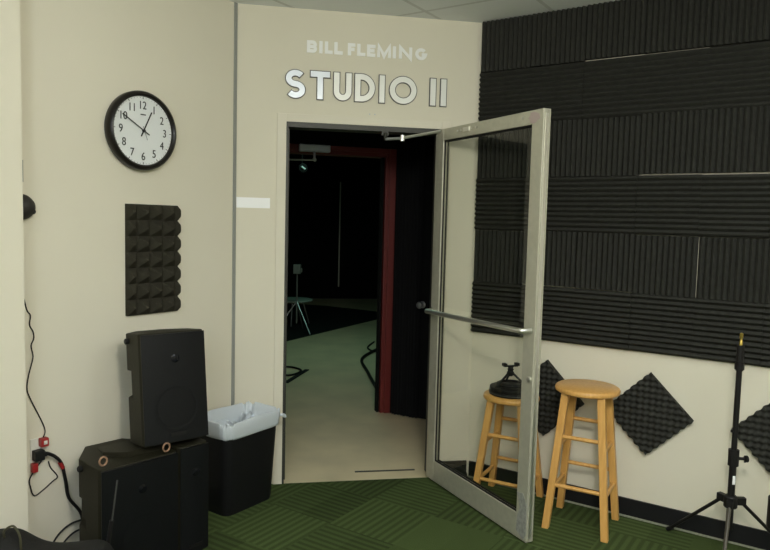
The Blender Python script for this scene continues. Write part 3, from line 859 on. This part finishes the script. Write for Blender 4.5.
# round black case on the shorter stool
SH = .605
t = thing('round_case', 'round black flat case on the seat of the shorter stool', 'case', (.715, 3.70, SH), .2)
MB().lathe([(.105, 0), (.120, .004), (.122, .020), (.119, .024), (.121, .028), (.119, .044), (.108, .048)], 40).build('case_body', blk, t, smooth=True)
MB().lathe([(.121, .010), (.124, .012), (.124, .015), (.121, .017)], 40, cap=False).build('case_band', mat('case_grey', (.06, .06, .06), .3), t, smooth=True)
tag(MB().tube(smoothpath([(.715 + .085 * math.cos(a * .5) * (1 - .01 * a), 3.70 + .085 * math.sin(a * .5) * (1 - .01 * a), SH + .0545 + .0004 * a) for a in range(26)], 3), .006, 8).build('coiled_lead', cable_m, smooth=True),
    'black cable coiled on top of the round case on the stool', 'cable')
t = thing('mini_tripod', 'small black tabletop tripod with a phone clamp on the round case', 'tripod', (.700, 3.668, SH + .049), .3)
t.scale = (1.2, 1.2, 1.02)
for a in (195, 315, 75):
    c, s_ = math.cos(math.radians(a)), math.sin(math.radians(a))
    MB().tube([(.012 * c, .012 * s_, .075), (.045 * c, .045 * s_, .045), (.088 * c, .088 * s_, .006)], [.006, .0055, .0045], 8).build('leg', blk, t, smooth=True)
MB().lathe([(.010, .060), (.016, .066), (.017, .080), (.012, .086), (.012, .090), (.015, .096), (.010, .104)], 20).build('ball_head', blk, t, smooth=True)
MB().box(-.012, .012, -.006, .006, .104, .112).box(-.034, .034, -.008, .008, .110, .118).box(-.040, -.022, -.012, .012, .114, .130).box(.022, .040, -.012, .012, .114, .130).build('phone_clamp', blk, t, bevel=.002)

# pouch behind the glass, against the door wall
pts = []
pm_ = MB(); loops = []
for i, (x, h_, d_) in enumerate([(-.115, .02, .02), (-.10, .07, .05), (-.05, .10, .07), (.02, .098, .075), (.07, .08, .07), (.10, .05, .05), (.11, .02, .02)]):
    loops.append([(x, -d_ * (.5 - .5 * math.cos(k * 2 * PI / 12)) * 1.4, max(0.0015, h_ * (.5 + .5 * math.sin(k * 2 * PI / 12)))) for k in range(12)])
pm_.loft(loops)
t = thing('small_pouch', 'small rounded black pouch on the floor behind the glass door', 'pouch', onM(1.275, .0, .016), aM)
pm_.build('pouch_body', bag_cloth, t, smooth=True)
MB().lathe([(.006, 0), (.006, .004)], 10, Matrix.Translation((.01, -.104, .055)) @ RX).build('pouch_glint', steel, t)  # bright disc standing in for the highlight on the dark pouch

# ------------------------------------------------------------------ stands at the right
st = thing('tripod_stand', 'black tripod light stand with a brass tip in front of the right wall', 'light stand', (1.632, 3.070, 0), 0)
MB().tube([(0, 0, .15), (0, 0, .50)], .0155, 16).build('outer_tube', blk_metal, st, smooth=True)
MB().tube([(0, 0, .50), (0, 0, .90)], .0125, 16).build('inner_tube', blk_metal, st, smooth=True)
MB().tube([(0, 0, .90), (0, 0, 1.018)], .0165, 16).tube([(0, 0, .905), (0, 0, .935)], .021, 16).build('top_sleeve', blk_metal, st, smooth=True)
MB().lathe([(.008, 1.018), (.008, 1.035), (.005, 1.040), (.005, 1.047), (.008, 1.052), (.008, 1.070), (.004, 1.074)], 16).build('spigot', brass, st, smooth=True)
MB().tube([(0, 0, .455), (0, 0, .530)], .0235, 16).build('collar', blk_metal, st, smooth=True)
MB().tube([(.02, -.005, .49), (.05, -.010, .49)], .007, 10).tube([(.045, -.010, .478), (.05, -.011, .478)], .006, 8).lathe([(.006, 0), (.016, .004), (.016, .014), (.006, .018)], 14, Matrix.Translation((.045, -.010, .490)) @ Matrix.Rotation(PI / 2, 4, 'Y')).build('clamp_knob', blk_metal, st, smooth=True)
MB().tube([(-.018, -.004, .617), (-.012, 0, .617)], .007, 10).build('lock_pin', blk_metal, st)
MB().box(-.006, .006, -.0175, -.0152, .37, .41).build('white_sticker', white_tape, st)
hb = MB()
hb.lathe([(.026, .255), (.030, .260), (.030, .305), (.024, .312)], 20)
fa = [117, -5, 239]
for a in fa:
    hb.quadbox((.042, 0, .288), (.045, .026, .034), Matrix.Rotation(math.radians(a), 4, 'Z'))
hb.build('leg_hub', blk_metal, st)
for a, rr in zip(fa, (.33, .33, .32)):
    c, s_ = math.cos(math.radians(a)), math.sin(math.radians(a))
    lg = MB().tube([(.045 * c, .045 * s_, .285), (rr * c, rr * s_, .012)], .0085, 10).build('leg', blk_metal if a != 239 else mat('worn_leg', (.12, .11, .09), .35, metal=.6), st, smooth=True)
    MB().tube([((rr - .02) * c, (rr - .02) * s_, .026), ((rr + .008) * c, (rr + .008) * s_, .008)], .011, 10).build('rubber_foot', blk, lg, smooth=True)

st = thing('short_stand', 'black stand with brass fittings cut off by the right edge', 'light stand', (1.572, 2.60, 0), 0)
MB().tube([(0, 0, .0), (0, 0, .375)], .014, 14).build('lower_tube', blk_metal, st, smooth=True)
MB().tube([(0, 0, .372), (0, 0, .492)], .038, 18).build('collar', blk_metal, st, smooth=True)
MB().tube([(0, 0, .49), (0, 0, .58)], .028, 14).build('neck', mat('olive_metal', (.07, .06, .035), .4, metal=.4), st, smooth=True)
MB().tube([(0, 0, .58), (0, 0, .612)], .030, 14).build('brass_cap', brass, st, smooth=True)
MB().lathe([(.15, 0), (.15, .012), (.03, .02), (.02, .05)], 30).build('base_plate', blk_metal, st, smooth=True)

# ------------------------------------------------------------------ light
def area(name, loc, size, power, col, rot=(0, 0, 0), sy=None, spread=None):
    l = bpy.data.lights.new(name, 'AREA'); l.energy = power; l.color = col; l.shape = 'RECTANGLE'; l.size = size; l.size_y = sy or size
    if spread: l.spread = spread
    o = bpy.data.objects.new(name, l); COL.objects.link(o); o.location = loc; o.rotation_euler = rot
    return o


def bulb(name, loc, power, col, r=.12):
    l = bpy.data.lights.new(name, 'POINT'); l.energy = power; l.color = col; l.shadow_soft_size = r
    o = bpy.data.objects.new(name, l); COL.objects.link(o); o.location = loc
    return o


warm = (1.0, .955, .82)
cool = (.86, .95, 1.0)
bulb('ceiling_lamp_front', (.35, .55, 2.30), 62, warm, .13)
bulb('ceiling_lamp_rear', (-.3, -1.6, 2.30), 50, cool, .25)
area('ceiling_panel_foam_side', (1.6, 1.2, HC - .03), 1.2, 14, cool, (0, 0, aR), .6)
area('ceiling_fill', (-.4, -.6, 1.75), .8, 40, (.84, .93, 1.0), (PI, 0, 0), .8)  # unseen fill added behind the camera to brighten the ceiling
area('studio_light', (-.6, 7.6, 2.8), .8, 6.5, (.50, 1.0, .78), (0, 0, 0), .8)
w = bpy.data.worlds.new('world'); S.world = w; w.use_nodes = True
w.node_tree.nodes['Background'].inputs[0].default_value = (.02, .02, .02, 1); w.node_tree.nodes['Background'].inputs[1].default_value = .5

# ------------------------------------------------------------------ camera
cd = bpy.data.cameras.new('camera'); cam = bpy.data.objects.new('camera', cd); COL.objects.link(cam)
F_PX = 679.34
cd.sensor_fit = 'HORIZONTAL'; cd.sensor_width = 36.0; cd.lens = 36.0 * F_PX / 770.0; cd.clip_start = .05
pitch, roll = .0771, .025
cam.matrix_world = Matrix.Translation((0, 0, 1.535)) @ Matrix.Rotation(PI / 2 - pitch, 4, 'X') @ Matrix.Rotation(roll, 4, 'Z')
S.camera = cam
S.view_settings.view_transform = 'Standard'; S.view_settings.look = 'None'; S.view_settings.gamma = 1.0
S.view_settings.use_curve_mapping = False; S.view_settings.exposure = 0.60

# turn the whole place (camera, lights and all) so the long walls lie along the axes
bpy.context.view_layer.update()
TURN = Matrix.Rotation(-aR, 4, 'Z')
for o in list(bpy.data.objects):
    if o.parent is None: o.matrix_world = TURN @ o.matrix_world
